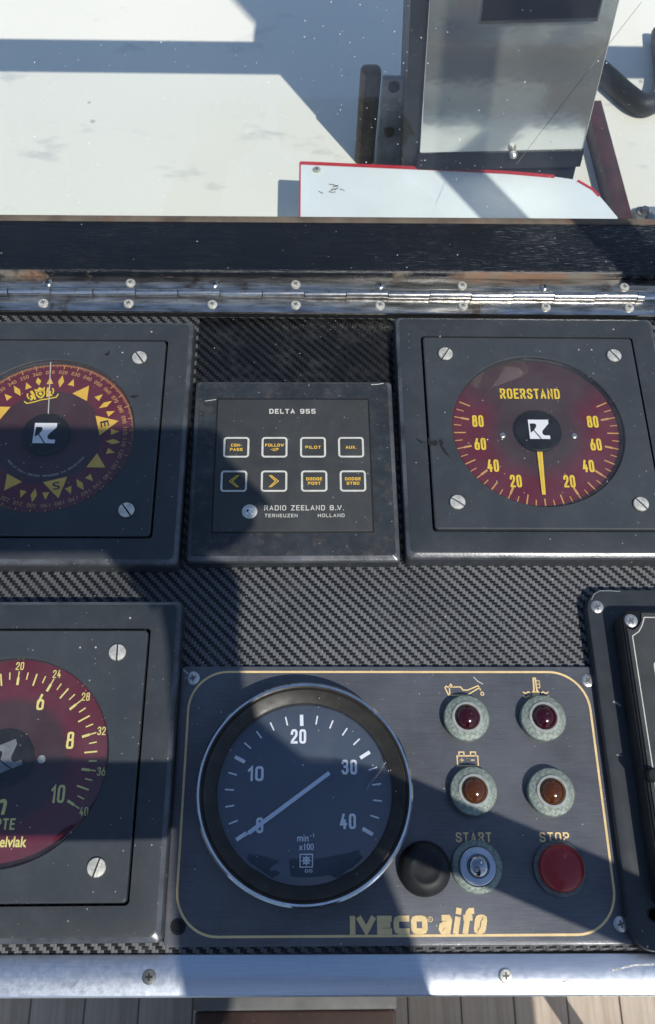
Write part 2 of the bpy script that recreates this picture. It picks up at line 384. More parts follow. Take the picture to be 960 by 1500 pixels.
def sq(y0, y1, x0=0, x1=1): return [(x0 + x * (x1 - x0), y0 + (y1 - y0) * (.5 + (y - .5) * 1.)) for x, y in _o] + ['c']
STR = {'0': (1, [sq(0, 1)]), 'O': (1, [sq(0, 1)]), '1': (.45, [[(.0, .76), (1, 1), (1, 0)]]),
 '2': (1, [[(0, .74), (.03, .88), (.25, 1), (.75, 1), (.97, .88), (1, .7), (.9, .55), (.02, .1), (0, 0), (1, 0)]]),
 '3': (1, [[(0, .84), (.25, 1), (.75, 1), (.98, .88), (.98, .66), (.78, .53), (.45, .53)], [(.78, .53), (1, .4), (1, .16), (.75, 0), (.25, 0), (0, .16)]]),
 '4': (1, [[(.5, 1), (0, .28), (1, .28)], [(.72, .55), (.72, 0)]]),
 '6': (1, [sq(0, .6), [(.05, .40), (.60, .97)]]), '9': (1, [sq(.4, 1), [(1, .6), (1, .2), (.93, .06), (.75, 0), (.1, 0)]]), '5': (1, [[(.95, 1), (.03, 1), (.0, .55), (.75, .57), (.97, .46), (1, .14), (.93, .05), (.75, 0), (.2, 0), (.0, .1)]]),
 'L': (.85, [[(0, 1), (0, 0), (1, 0)]]), 'Z': (1, [[(0, 1), (1, 1), (0, 0), (1, 0)]]), 'U': (1, [[(0, 1), (0, .18), (.07, .06), (.25, 0), (.75, 0), (.93, .06), (1, .18), (1, 1)]]), 'H': (1, [[(0, 0), (0, 1)], [(1, 0), (1, 1)], [(.05, .5), (.95, .5)]]), 'B': (1, [sq(.5, 1, 0, .95), sq(0, .5)]), 'F': (.85, [[(1, 1), (0, 1), (0, 0)], [(.05, .5), (.8, .5)]]),
 'W': (1.4, [[(0, .96), (.27, .04), (.5, .9), (.73, .04), (1, .96)]]), 'M': (1.2, [[(0, 0), (0, .98), (.5, .3), (1, .98), (1, 0)]]), 'G': (1, [[(1, .85), (.93, .94), (.75, 1), (.25, 1), (.07, .94), (0, .82), (0, .18), (.07, .06), (.25, 0), (1, 0), (1, .45), (.6, .45)]]), 'X': (1, [[(.05, .05), (.95, .95)], [(.05, .95), (.95, .05)]]), '-': (.5, [[(.2, .5), (.8, .5)]]), '.': (.05, [[(.5, 0), (.5, .02)]]), ' ': (.45, []),
 '8': (1, [sq(.53, 1, .07, .93), sq(0, .53)]),
 'R': (1, [[(0, 0), (0, 1), (.75, 1), (.97, .88), (.97, .62), (.75, .48), (0, .48)], [(.5, .48), (1, 0)]]),
 'E': (.85, [[(1, 1), (0, 1), (0, 0), (1, 0)], [(0, .52), (.85, .52)]]),
 'S': (1, [[(1, .82), (.95, .92), (.75, 1), (.25, 1), (.03, .88), (.03, .66), (.25, .54), (.75, .46), (1, .34), (.98, .12), (.75, 0), (.25, 0), (.03, .1), (0, .18)]]),
 'T': (.9, [[(0, 1), (1, 1)], [(.5, 1), (.5, 0)]]), 'A': (1.05, [[(0.03, .04), (.5, .97), (.97, .04)], [(.18, .3), (.82, .3)]]), 'N': (1, [[(0, 0), (0, .99), (1, .01), (1, 1)]]),
 'D': (1, [[(0, 0), (0, 1), (.7, 1), (.95, .88), (1, .75), (1, .25), (.95, .12), (.7, 0), 'c']]), 'I': (.02, [[(.5, 0), (.5, 1)]]), 'P': (1, [[(0, 0), (0, 1), (.75, 1), (1, .85), (1, .6), (.75, .46), (0, .46)]]),
 'V': (1.15, [[(0, .96), (.5, .06), (1, .96)]]), 'C': (.95, [[(1, 1), (.3, 1), (.08, .92), (0, .75), (0, .25), (.08, .08), (.3, 0), (1, 0)]]),
 'a': (.95, [[(.2, .66), (.75, .66), (1, .54), (1, 0)], [(.9, .33), (.3, .33), (0, .25), (0, .1), (.2, 0), (.9, 0)]]), 'i': (.05, [[(.5, 0), (.5, .56)], [(.5, .98), (.5, 1.0)]]),
 'f': (.6, [[(1.1, 1), (.8, 1), (.45, .9), (.35, .75), (.35, 0)], [(.05, .66), (.9, .66)]]), 'o': (.95, [sq(0, .66)])}
def put_stroke(bm, s, cx, cy, wd, ht, z, st, gap=.36, rot=0., shear=0., mi=0):
    T = sum(STR[c][0] for c in s); u = (wd - st * len(s)) / (T + gap * (len(s) - 1)) ; c_, n_ = math.cos(rot), math.sin(rot); x = -wd / 2
    for q, ch in enumerate(s):
        a, paths = STR[ch]
        for k, P in enumerate(paths):
            cl = P[-1] == 'c'; o = []
            for px, py in (P[:-1] if cl else P):
                X = x + st / 2 + px * a * u; Y = (py - .5) * (ht - st); X += shear * Y; o.append((cx + X * c_ - Y * n_, cy + X * n_ + Y * c_))
            if not cl:
                for e, f in ((0, 1), (-1, -2)):
                    d = Vector(o[e]) - Vector(o[f]); d.normalize(); o[e] = (o[e][0] + d.x * st * .5, o[e][1] + d.y * st * .5)
            ribbon(bm, o, st, z + k * .012 + q * .002, cl, 0, mi)
        x += a * u + st + gap * u
def pol(b, r, cx=0, cy=0): return (cx + r * math.sin(R(b)), cy + r * math.cos(R(b)))     # bearing clockwise from far side
def ticks(bm, items, z, cx=0, cy=0):
    for b, r0, r1, wd in items: ribbon(bm, [pol(b, r0, cx, cy), pol(b, r1, cx, cy)], wd, z, h=0)

# screws
m_recess = mat('dull_recess', (.10, .095, .085), .6)
def slotted(rad=4.2, h=1.6):
    bm = bmesh.new(); g = .42
    lathe([(rad, 0), (rad, h * .45)], 28, bm, mi=1)
    for s in (1, -1):
        a = [-math.acos(g / rad) + 2 * math.acos(g / rad) * i / 12 for i in range(13)]
        def D(k, z): return [(s * max(g, rad * k * math.cos(t)) if True else 0, rad * k * math.sin(t), z) for t in a]
        loft(bm, [D(1, h * .3), D(1, h * .75), D(.93, h), D(.55, h * 1.12)])
    return fin(bm, 40)
ME_SLOT = slotted(); ME_SLOT.materials.append(m_screwdull); ME_SLOT.materials.append(m_dark)
def crosshead(rad, h, m1, m2):
    bm = bmesh.new(); lathe([(rad, 0), (rad, h * .5), (rad * .85, h * .85), (rad * .45, h)], 20, bm)
    for a in (0, math.pi / 2):
        d = Vector((math.cos(a), math.sin(a))) * rad * .48; ribbon(bm, [(-d.x, -d.y), (d.x, d.y)], rad * .26, h + .02 + a * .02, mi=1, h=.02)
    me = fin(bm, 40); me.materials.append(m1); me.materials.append(m2); return me
ME_X = crosshead(3.3, .8, m_ss, m_recess); ME_XS = crosshead(3.0, 1.7, m_screwdull, m_recess); ME_XR = crosshead(2.9, 1.4, m_hinge, m_dark); ME_XB = crosshead(3.1, .8, m_darkcollar, m_dark)

# ------------------------------------------------------------------ the setting
bm = bmesh.new(); n = 64
loft(bm, [circ(2.5e6, -2500, n)]); o = link('water', fin(bm), mat('harbour_water', (.02, .04, .05), .12, 0, .2, .4, bump=.5, bscale=1.5)); o['kind'] = 'structure'
# foredeck beyond the windscreen
bm = bmesh.new(); box(bm, -1500, 1500, 409, 3200, -140, -100); o = link('foredeck', fin(bm), m_deck); o['kind'] = 'structure'
# cockpit floor: planks with caulked seams
bm = bmesh.new(); box(bm, -1200, 1200, -1700, -30, -1000, -954); fl = link('cockpit_floor', fin(bm), m_caulk); fl['kind'] = 'structure'
bm = bmesh.new(); slab(0, 71.6, -1700, -32, -955, -950, 1, 1, bm); pm = fin(bm); pm.materials.append(m_teak)
for i in range(32): link('plank', pm, None, fl, (-1180 + i * 73.5, 0, random.uniform(-.6, .4)))
# step against the console
st = thing('wooden_step', 'dark brown wooden step with grey rubber edge below the console front', 'step', (0, 0, -950))
link('tread', slab(-101, 85, -260, -71, 0, 447, 3, 2), m_step, st)
link('edge_strip', slab(-102, 86, -70.5, -32, 0, 452, 2, 2), m_rubber, st)

# helm console
con = thing('helm_console', 'helm console top wrapped in ribbed carbon weave film', 'console', (0, 0, -950))
bm = bmesh.new(); box(bm, -560, 560, -11, 409, 925, 950); link('console_top', fin(bm), m_carbon, con)
link('film_patch', slab(-64.5, 51.5, 282, 334.3, 949.9, 950.35, .5, .2), m_film, con)
bm = bmesh.new(); box(bm, -560, 560, -24, 405, 0, 924); link('console_body', fin(bm), m_front, con)
# aluminium edge trim
tr = thing('edge_trim', 'scratched aluminium edge trim along the near side of the console', 'edge trim', (0, 0, 0), -.006)
bm = bmesh.new(); prof = [(-11.2, -3), (-11.2, 1.0), (-11.6, 1.4), (-27.0, 1.4), (-27.8, 1.0), (-28.1, 0), (-28.1, -22), (-26, -22)]
loft(bm, [[(x, y, z) for y, z in prof] for x in (-560, 560)], True, True); link('strip', fin(bm, 50), m_trim, tr)
for x, me in ((-67.5, ME_XB), (88.6, ME_XS)): link('screw', me, None, tr, (x, -20, 1.2))

# piano hinge
hg = thing('piano_hinge', 'rust stained stainless piano hinge with screws along the wooden bar', 'hinge', (0, 0, 0), .001)
link('leaf', slab(-560, 560, 334.5, 346.3, 4.2, 5.8, .5, .4, base=True), m_hinge, hg)
link('leaf', slab(-560, 560, 349.2, 361.5, 4.2, 5.6, .5, .4, base=True), m_hinge, hg)
bm = bmesh.new(); box(bm, -560, 560, 335, 361, 0, 4.3); link('packing_strip', fin(bm), m_black, hg)
kn = tube([(0, 0, 0), (24.9, 0, 0)], 2.7, 16); kn.materials.append(m_hinge)
for i in range(-22, 22): link('knuckle', kn, None, hg, (i * 25.4 - .6, 347.8 + (.25 if i % 2 else -.25), 6.6))
for i in range(-10, 12):
    x = -5.6 + i * 50.6
    link('screw', ME_XR if i % 2 else ME_XS, None, hg, (x + random.uniform(-.7, .7), 355.6, 5.2), random.random() * 3)
    link('screw', ME_XS, None, hg, (x + random.uniform(-.6, .6), 340 + random.uniform(-.4, .4), 5.5), random.random() * 3)

# painted wooden sill of the windscreen
sl = thing('windscreen_sill', 'black painted wooden sill bar with chipped brown edges under the windscreen', 'sill', (0, 361, 0), .006)
bm = bmesh.new(); prof = [(0, 0), (0, 8.8), (1.1, 10.2), (2.5, 10.5), (39.5, 10.5), (42, 10.2), (42.8, 9), (42.8, -110), (36, -110)]
loft(bm, [[(x, y, z) for y, z in prof] for x in (-540, 540)], True, True); link('bar', fin(bm, 50), m_woodbar, sl)
link('bead', slab(-540, 540, 39.2, 44.0, 8, 11.2, .6, .8), mat('bare_bead_wood', (.10, .078, .055), .7, 0, .4, 60, .3, grime=.7, gcol=(.16, .05, .035), bump=.5, bscale=500), sl)
# windscreen pane and its top rail
ws = thing('windscreen', 'dusty scratched clear windscreen pane leaning away above the sill', 'windscreen', (0, 404, 9), .006)
ws.rotation_euler = (R(-40), 0, .006)
bm = bmesh.new(); box(bm, -540, 540, 0, 5, -4, 190); link('pane', fin(bm), m_screen, ws)
for p_ in ([(194, 122), (172, 92), (150, 62), (130, 34)],):
    bm = bmesh.new(); ribbon(bm, p_, .28, 0, h=.0); o = link('scratch', flat(bm), m_recess if p_[0][0] == 194 else m_cream, ws, (0, -.15, 0)); o.rotation_euler = (R(90), 0, 0)
link('top_rail', slab(-560, 560, -12, 20, 186, 214, 4, 4, base=True), m_frame, ws)
for x in (-560, 530): link('side_post', slab(x, x + 30, -12, 20, -20, 186, 4, 2), m_frame, ws)

# ------------------------------------------------------------------ things beyond the windscreen
bd = thing('white_board', 'white board with red edging and rounded corner, lying behind the windscreen', 'board', (0, 0, -100))
out = [(-5.6, 417), (-5, 521.5), (87, 517), (180, 510), (203, 506), (214, 497), (222, 482), (228, 470), (232, 417)]
bm = bmesh.new(); loft(bm, [[(x, y, z) for x, y in out[::-1]] for z in (0, 44.4, 45)], False, True); link('panel', fin(bm), m_board, bd)
bm = bmesh.new(); ribbon(bm, [(-4.9, 519.5), (87, 515.6), (150, 512.5), (186, 509)], 3.4, 45, h=.3); ribbon(bm, [(-5, 417), (-5, 520)], 1.2, 45, h=.2)
ribbon(bm, [(203, 505.2), (213.5, 496.5), (217.5, 490)], 2.4, 45, h=.3); link('edging', flat(bm), m_red, bd)
link('screw', ME_XS, None, bd, (7.5, 512.5, 45), .4)
bm = bmesh.new()
for i in range(9):
    a = random.uniform(-.6, .9); x = 14 + random.gauss(3, 3); y = 493 + random.gauss(0, 3); ribbon(bm, [(x, y), (x + 4 * math.cos(a), y + 4 * math.sin(a))], .6, 45, h=.15)
link('scuff_mark', flat(bm), m_dark, bd)

cl = thing('light_column', 'polished stainless column with dark window standing on the white foredeck', 'column', (0, 517, -55))
cl.rotation_euler = (-.0975, -.058, -.012); cl.scale = (.917,) * 3
link('face_plate', slab(91.5, 222, 0, 4, -2, 236, 1.2, .5, base=True), m_col, cl)
bm = bmesh.new(); box(bm, 79, 221, 4.2, 90, -50, 236); link('housing', fin(bm), m_blackbox, cl)
link('window', slab(128, 208, -2.0, 1, 118, 205, 1, .4, base=True), mat('black_glass', (.005, .005, .006), .08, 0, .3, 20, .12), cl)
bm = bmesh.new(); ribbon(bm, [(0, 0), (1, 0)], 1, 0); bm.free(); bm = bmesh.new()
for a in ((126.6, 209.4, -2.8, .6, 115.8, 118), (126.6, 128, -2.8, .6, 118, 205), (208, 209.4, -2.8, .6, 118, 205)): box(bm, *a)
link('window_frame', fin(bm), m_chrome, cl)
link('base_strip', slab(90, 223, -1.5, 3.5, -6, 9, 1, .5, base=True), m_black, cl)
link('bolt', lathe([(3.4, 0), (3.4, 2.5), (2, 4)], 16), m_ss, cl, (166, -4.5, 8))
dr = link('lamp_drum', lathe([(60, -55), (65, -50), (65, 40), (55, 52), (.1, 55)], 40), m_frame, cl, (170, 2, 288)); dr.rotation_euler = (R(90), 0, 0)
link('drum_arm', tube([(158, 20, 215), (168, 10, 270)], 16), m_frame, cl)

o = link('wooden_upright', slab(39.5, 55, 566, 579, -100, -15, 4, 3), m_brown); tag(o, 'dark weathered wooden upright beside the stainless column', 'wooden post')
gp = thing('metal_plate', 'grey galvanised plate fixed between wooden upright and stainless column', 'metal plate', (0, 0, -100))
link('plate', slab(55.4, 82, 561.5, 566, 0, 85, 1, .5), m_greyplate, gp)
for z in (79, 38):
    s_ = link('bolt', lathe([(4.2, 0), (4.2, 2), (3, 3.5)], 16), m_dark, gp, (64, 561.6, z)); s_.rotation_euler = (R(90), 0, 0)
bm = bmesh.new(); box(bm, -6.5, 6.5, 0, 185, 0, 16); o = link('wooden_batten', fin(bm), m_redwood, None, (250, 440, -100), .055); tag(o, 'red brown wooden batten lying on the deck right of the column', 'batten')
ho = smooth_path([(205, 718, -91), (236, 692, -91), (255, 668, -91), (272, 642, -91), (284, 628, -90), (297, 634, -90), (308, 660, -91), (316, 720, -91)])
o = link('rubber_hose', tube(ho, 9), m_hose); tag(o, 'thick black rubber hose bending across the white foredeck', 'hose')
br_ = thing('rusty_bracket', 'rusty metal bracket with bolts beside the red brown batten', 'bracket', (0, 0, -100))
link('foot', slab(262, 330, 440, 520, 0, 5, 4, 1), m_greyplate, br_)
for x, y in ((268, 512), (290, 508), (282, 480)): link('bolt', lathe([(5, 0), (5, 4), (3, 6)], 8), m_hinge, br_, (x, y, 4.5))
link('rib', slab(276, 281, 450, 505, 4, 26, 1, .6), m_brown, br_)

# ------------------------------------------------------------------ square gauges
EMB = [(0, 1), (1, 1), (1, .80), (.66, .42), (.64, .33), (.66, .24), (.735, .185), (1, .18), (1, 0), (0, 0)]
EMB_C = [(.07, .795), (.31, .795), (.375, .74), (.38, .67), (.35, .6), (.24, .44), (.07, .31)]
def emblem(parent, cx, cy, wd, ht, z, rot=0., shear=0., m=None):
    bm = bmesh.new(); c, s = math.cos(rot), math.sin(rot)
    def tf(q): x = (q[0] - .5) * wd + (q[1] - .5) * shear; y = (q[1] - .5) * ht; return (cx + x * c - y * s, cy + x * s + y * c)
    poly(bm, [tf(q) for q in EMB[::-1]], z); poly(bm, [tf(q) for q in EMB_C[::-1]], z + .12, 1)
    ribbon(bm, [tf((.22, .46)), tf((.56, -.01))], .05 * wd, z + .12, h=.01, mi=1)
    return link('emblem', flat(bm), [m or m_white, m_hub], parent)
def gauge(name, label, cx, cy, half, phalf, dial_m, screws, rz=0., top=12.3, dr=48.5, grz=0.):
    g = thing(name, label, 'gauge', (cx, cy, 0), rz)
    a, b = half, phalf; bm = bmesh.new()
    L = [rr(-a, a, -a, a, z, r, 24) for z, r in ((0, 3), (top - 3.2, 3))] + [rr(-a + i, a - i, -a + i, a - i, z, 3, 24) for i, z in ((.5, top - 1.6), (2.4, top - .25), (3.2, top))]
    i = a - b - 1.3
    L += [rr(-a + i, a - i, -a + i, a - i, z, 2, 24) for z in (top, top - 1.6)]
    loft(bm, L, False, False); worn(link('frame', fin(bm, 28), m_case, g).data, m_worn)
    # face plate with the round dial opening
    t = top + .9; bm = bmesh.new()
    loft(bm, [rr(-b - .2, b + .2, -b - .2, b + .2, top - 1.8, 2, 24), rr(-b, b, -b, b, t - .5, 2, 24), rr(-b + .6, b - .6, -b + .6, b - .6, t, 2, 24), circ(dr, t, 96, a0=0), circ(dr - .5, t - .6, 96), circ(dr - .6, t - 5, 96)], False, False)
    link('face_plate', fin(bm, 30), m_plate, g)
    bm = bmesh.new(); loft(bm, [circ(dr - .3, t - 4.6, 64)]); link('dial', fin(bm), dial_m, g)
    link('cover_glass', lathe([(dr - .8, t - 1.6), (dr - .8, t - .75), (dr - 1.6, t - .45), (dr * .5, t - .4)], 64), m_glass, g)
    for x, y in screws: link('screw', ME_SLOT, None, g, (x, y, t - .1), random.uniform(-1, 1))
    return g, t - 4.6
SC = [(sx * 49.2, sy * 48) for sx in (-1, 1) for sy in (-1, 1)]

# rudder indicator
g, z = gauge('rudder_indicator', 'square gauge reading ROERSTAND with yellow needle pointing down and red dial', 129.6, 250.6, 77.2, 61.3, m_grud, [(-49, 49), (49.3, 48.6), (-48.6, -46.2), (50, -47)])
bm = bmesh.new(); U = 1.277
it = []
for s in (1, -1):
    for v in range(5, 95, 5):
        b_ = 180 - s * v * U
        if v % 20 == 0: it += [(b_, 38.4, 43, 1.2), (b_, 43, 46.8, .6)]
        elif v % 10 == 0: it += [(b_, 40, 46.6, .75)]
        else: it += [(b_, 42.4, 46.6, .55)]
it.append((180, 41.5, 47, .8)); ticks(bm, it, z + .3); link('scale_ticks', flat(bm), m_orange, g)
for v, r in ((20, 34.2), (40, 34.0), (60, 33.4), (80, 33.4)):
    for s in (1, -1): bm = bmesh.new(); put_stroke(bm, str(v), *pol(180 - s * v * U, r), 6.4, 7.6, z + .35, 1.15); link('numeral', flat(bm), m_yellow, g)
bm = bmesh.new(); put_stroke(bm, 'ROERSTAND', -1.2, 25.4, 34.5, 6.8, z + .35, 1.1); link('lettering', flat(bm), m_yellow, g)
link('hub', lathe([(13.2, 0), (13.2, 1.2), (12.4, 1.8)], 40), m_hub, g, (.6, .2, z + .6))
emblem(g, .9, .6, 11.4, 12.4, z + 2.6)
bm = bmesh.new(); poly(bm, [(-1.3, -12.6), (1.7, -12.6), (.6, -39.4), (-1.4, -39.4)], z + 1.1); ribbon(bm, [(.25, -13), (-.35, -36.8)], .7, z + 1.2, h=0, mi=1); nd = link('needle', flat(bm), [m_yellow, m_amberprint], g)
for x in (-19.4, 21): link('dial_screw', lathe([(1.7, 0), (1.7, .7), (1.2, 1)], 16), m_ss, g, (x, -2.2, z))
t_ = 13.3
def chip_glint(pts): bm = bmesh.new(); poly(bm, pts, t_); link('chip_mark', flat(bm), m_dark, g)
chip_glint([(-62.2, -6), (-60.6, -8.4), (-57.5, -8), (-56.6, -10.4), (-58.6, -11.6), (-60.8, -10.8), (-62, -11.4)]); chip_glint([(-56.4, -7.6), (-54.8, -7.2), (-53.6, -9.6), (-54.4, -11.2), (-52.6, -14.8), (-50.6, -19), (-54, -15.6), (-55.6, -12)]); chip_glint([(-69, -6.6), (-65.4, -8.8), (-62.6, -9.6), (-65.8, -9.6)])

# compass repeater
g, z = gauge('compass_repeater', 'square compass gauge with red card and gold crest beside the keypad', -142.5, 246.2, 76.7, 61.3, m_gcompass, [(47.2, 49.2), (48.2, -47), (-48, 48), (-48, -48)])
A0 = -15.2; bm = bmesh.new()
ticks(bm, [(A0 + d, 44.6 if d % 10 == 0 else (45.6 if d % 5 == 0 else 46.2), 47.6, .5 if d % 10 == 0 else .3) for d in range(0, 360, 1)], z + .3); link('scale_ticks', flat(bm), m_orange, g)
for d in range(10, 370, 10): bm = bmesh.new(); put_text(bm, '%03d' % d, *pol(A0 + d, 42.3), 5.0, 2.3, z + .3, bold=.0, rot=-R(A0 + d)); link('numeral', flat(bm), m_orange, g)
def kite(b, r0, r1, wd): bm = bmesh.new(); poly(bm, [pol(b, r1), pol(b + math.degrees(wd / ((r0 + r1) / 2)), (r0 + r1) / 2), pol(b, r0), pol(b - math.degrees(wd / ((r0 + r1) / 2)), (r0 + r1) / 2)], z + .3); link('card_mark', flat(bm), m_amberprint, g)
def tri(b, r0, r1, wd):
    bm = bmesh.new(); a = pol(b, r0); tx = (math.cos(R(b)), -math.sin(R(b))); poly(bm, [pol(b, r1), (a[0] + tx[0] * wd, a[1] + tx[1] * wd), (a[0] - tx[0] * wd, a[1] - tx[1] * wd)], z + .3); link('card_mark', flat(bm), m_amberprint, g)
for q in range(4):
    for d in (10, 30, 60, 80): tri(A0 + 90 * q + d, 34.5, 39, 1.9)
    for d in (20, 70): kite(A0 + 90 * q + d, 32, 40.4, 1.7)
    tri(A0 + 90 * q + 45, 29.5, 38.5, 5)
    if q: tri(A0 + 90 * q, 27.5, 39.3, 6.6)
kite(A0, 34.5, 40, 1.6)
for q, ch in ((1, 'E'), (2, 'S'), (3, 'W')): bm = bmesh.new(); put_text(bm, ch, *pol(A0 + 90 * q, 31.5), 3.9, 4.6, z + .42, bold=.015, rot=-R(A0 + 90 * q)); link('cardinal_letter', flat(bm), m_dark, g)
# crest: two beasts, crowned shield and ribbon
bm = bmesh.new(); ca, sa = math.cos(-R(A0)), math.sin(-R(A0)); ccx, ccy = pol(A0, 28.5)
def ct(p): return (ccx + p[0] * ca - p[1] * sa, ccy + p[0] * sa + p[1] * ca)
def cp(pts, mi=0, dz=.32): poly(bm, [ct((p[0] * .84, p[1] * .74)) for p in pts], z + dz, mi)
cp([(-3, 3), (3, 3), (3, -.5), (1.6, -3), (0, -4), (-1.6, -3), (-3, -.5)])
cp([(-2.1, 2.1), (2.1, 2.1), (2.1, -.3), (0, -2.8), (-2.1, -.3)], 1, .38); cp([(-1.3, 1.2), (.2, 1.6), (1.3, .4), (.3, -1.7), (-.8, -.5)], 0, .43)
cp([(-3.2, 3.4), (-3.6, 5.8), (-1.8, 4.6), (0, 6.6), (1.8, 4.6), (3.6, 5.8), (3.2, 3.4)])
for s in (1, -1):
    cp([(s * x, y) for x, y in ((3.4, -3.6), (3.8, 0), (4.3, 2.6), (5, 4.8), (6.6, 4.6), (6.4, 2.6), (5.8, 1.4), (7.2, .4), (6.4, -1.6), (7.8, -3.4), (6, -4), (5.2, -2), (4.6, -4))])
    cp([(s * x, y) for x, y in ((7.4, -1.8), (8.4, .6), (7.8, 3), (8.8, 3.2), (9.2, .6), (8.2, -2.4))])
    for q in range(4): cp([(s * (4 + q * .9) + dx, -1.4 + q * 1.5 + dy) for dx, dy in ((-.35, 0), (0, .45), (.35, 0), (0, -.45))], 1, .44)
ribbon(bm, [ct(p) for p in ((-9.6, -2.4), (-8.2, -4.2), (-4, -4.2), (0, -3.8), (4, -4.2), (8.2, -4.2), (9.6, -2.4))], .7, z + .3, h=0)
link('crest', flat(bm), [m_yellow, m_black], g)
bm = bmesh.new(); s_ = 'Made by Radio Zeeland Terneuzen The Netherlands'
for i, ch in enumerate(s_):
    if ch != ' ':
        b_ = 232 - i * (112 / len(s_)); put_text(bm, ch, *pol(b_, 24.5), .75 if ch not in 'il' else .25, 1.2, z + .3, rot=math.pi - R(b_))
link('maker_lettering', flat(bm), m_cream, g)
link('hub', lathe([(13.2, 0), (13.2, 1.2), (12.4, 1.8)], 40), m_hub, g, (-.8, .8, z + .6))
emblem(g, -1.2, .9, 12.2, 12.8, z + 2.6, 0, 0)
bm = bmesh.new(); ribbon(bm, [pol(-4, 13), pol(-4.6, 48)], .6, z + 2.2, h=0); link('lubber_line', flat(bm), m_cream, g)
chip_glint([(43.6, 23.4), (45.2, 24.6), (47.2, 24.0), (49.4, 24.5), (47.6, 22.9), (45.4, 22.6)]); chip_glint([(26.6, 52), (28.4, 52.8), (29.4, 54.6), (30, 52.4), (28.6, 50.6)])

# depth gauge
g, z = gauge('depth_gauge', 'square depth gauge with red dial and yellow scale beside the engine panel', -140, 71.8, 78.0, 61.9, m_gdep, [(48.0, 50.4), (47.8, -47.6), (-48, 50), (-48, -48)])
bm = bmesh.new(); it = []; W = 6.06
for v in range(0, 41):
    b_ = (v - 20) * W
    if v % 4 == 0: it += [(b_, 35.6, 39.4, 1.2), (b_, 39.3, 42.4, .6)]
    elif v % 2 == 0: it += [(b_, 36, 42, .75)]
    else: it += [(b_, 38.4, 42, .6)]
ticks(bm, it, z + .3); link('scale_ticks', flat(bm), m_lemon, g)
for v in (4, 8, 12, 16, 20, 24, 28, 32, 36, 40): bm = bmesh.new(); put_stroke(bm, str(v), *pol((v - 20) * W, 45), 3.9 if v > 9 else 1.8, 3.9, z + .3, .5); link('numeral', flat(bm), m_lemon, g)
for v in (2, 4, 6, 8, 10): bm = bmesh.new(); put_stroke(bm, str(v), *pol((v - 5) * 24.2, 30), 6.4 if v > 9 else 3.5, 8.0, z + .35, 1.1); link('numeral', flat(bm), m_lemon, g)
text('m', -1.6, -21, 9, 7, z + .3, m_lemon, g, shear=.15, bold=.02)
bm = bmesh.new(); put_stroke(bm, 'DIEPTE', -.6, -28.6, 17, 5, z + .3, .85); link('lettering', flat(bm), m_lemon, g)
text('onder kielvlak', -.8, -36.2, 30, 4.8, z + .3, m_lemon, g, bold=.02)
link('hub', lathe([(12.8, 0), (12.8, 1.2), (12, 1.8)], 40), m_hub, g, (0, 1, z + .6))
emblem(g, .4, 1.2, 12, 12.6, z + 2.6, R(22), m=m_collar2)  # white emblem coloured grey, its shade is put into the material
bm = bmesh.new(); ribbon(bm, [pol(262, 12), pol(262, 40)], 2.4, z + 1.2, h=0); link('needle', flat(bm), m_yellow, g)
link('dial_screw', lathe([(1.9, 0), (1.9, .7), (1.3, 1)], 16), m_screwdull, g, (16.2, .2, z))

# ------------------------------------------------------------------ autopilot keypad
def stext(s, cx, cy, wd, ht, z, st, m, parent, name='lettering', gap=.42): bm = bmesh.new(); put_stroke(bm, s, cx, cy, wd, ht, z, st, gap); return link(name, flat(bm), m, parent)
kp = thing('autopilot_keypad', 'worn dark keypad marked DELTA 955 with eight white outlined keys', 'keypad', (-6.6, 228, 0), .006)
bm = bmesh.new(); a, b2 = 56.2, 55.6
loft(bm, [rr(-a, a, -b2, b2, 0, 2), rr(-a, a, -b2, b2, 6.8, 2), rr(-a + .5, a - .5, -b2 + .5, b2 - .5, 8.4, 2), rr(-a + 2.6, a - 2.6, -b2 + 2.6, b2 - 2.6, 9.9, 2), rr(-a + 3.4, a - 3.4, -b2 + 3.4, b2 - 3.4, 10, 2)]); worn(link('case', fin(bm, 25), m_keypad, kp).data, m_worn)
link('membrane_seat', slab(-43.6, 42.8, -40.2, 43.2, 9.8, 10.06, .6, .05), m_dark, kp)
link('membrane', slab(-42.6, 41.8, -39.2, 42.2, 9.9, 10.35, .6, .2), m_membrane, kp)
KX = [-31.6, -10.6, 10.6, 31.6]
names = [['COM-\nPASS', 'FOLLOW\n-UP', 'PILOT', 'AUX.'], ['<', '>', 'DODGE\nPORT', 'DODGE\nSTBD']]
def rrpath(cx, cy, w2, h2, r): return [(p[0], p[1]) for p in rr(cx - w2, cx + w2, cy - h2, cy + h2, 0, r, 5)]
for j, y in enumerate((11.3, -9.6)):
    for i, x in enumerate(KX):
        x += (-.7 if j and i == 0 else 0) + (.5 if j and i > 1 else 0)
        bm = bmesh.new(); ribbon(bm, rrpath(x, y, 6.6, 5.9, 1.4), 1.05, 10.4, True, h=.15); k_ = link('key', flat(bm), m_cream, kp)
        bm = bmesh.new(); s = names[j][i]
        if s in '<>':
            q = 1 if s == '<' else -1
            for o_ in (-.75, .75): ribbon(bm, [(x + q * (2.2 + o_ * .6), y + 3.6), (x + q * (-1.6 + o_), y), (x + q * (2.2 + o_ * .6), y - 3.6)], .45, 10.4, h=.1)
        else:
            ln = s.split('\n')
            for q, tx in enumerate(ln): put_stroke(bm, tx, x, y + (0 if len(ln) == 1 else 1.35 - 2.7 * q), 1.72 * len(tx) * (.86 if '.' in tx or '-' in tx else 1), 1.8, 10.5, .36)
        link('key_lettering', flat(bm), m_amberprint, k_)
stext('DELTA 955', -.8, 34.4, 26, 3.1, 10.5, .62, m_cream, kp)
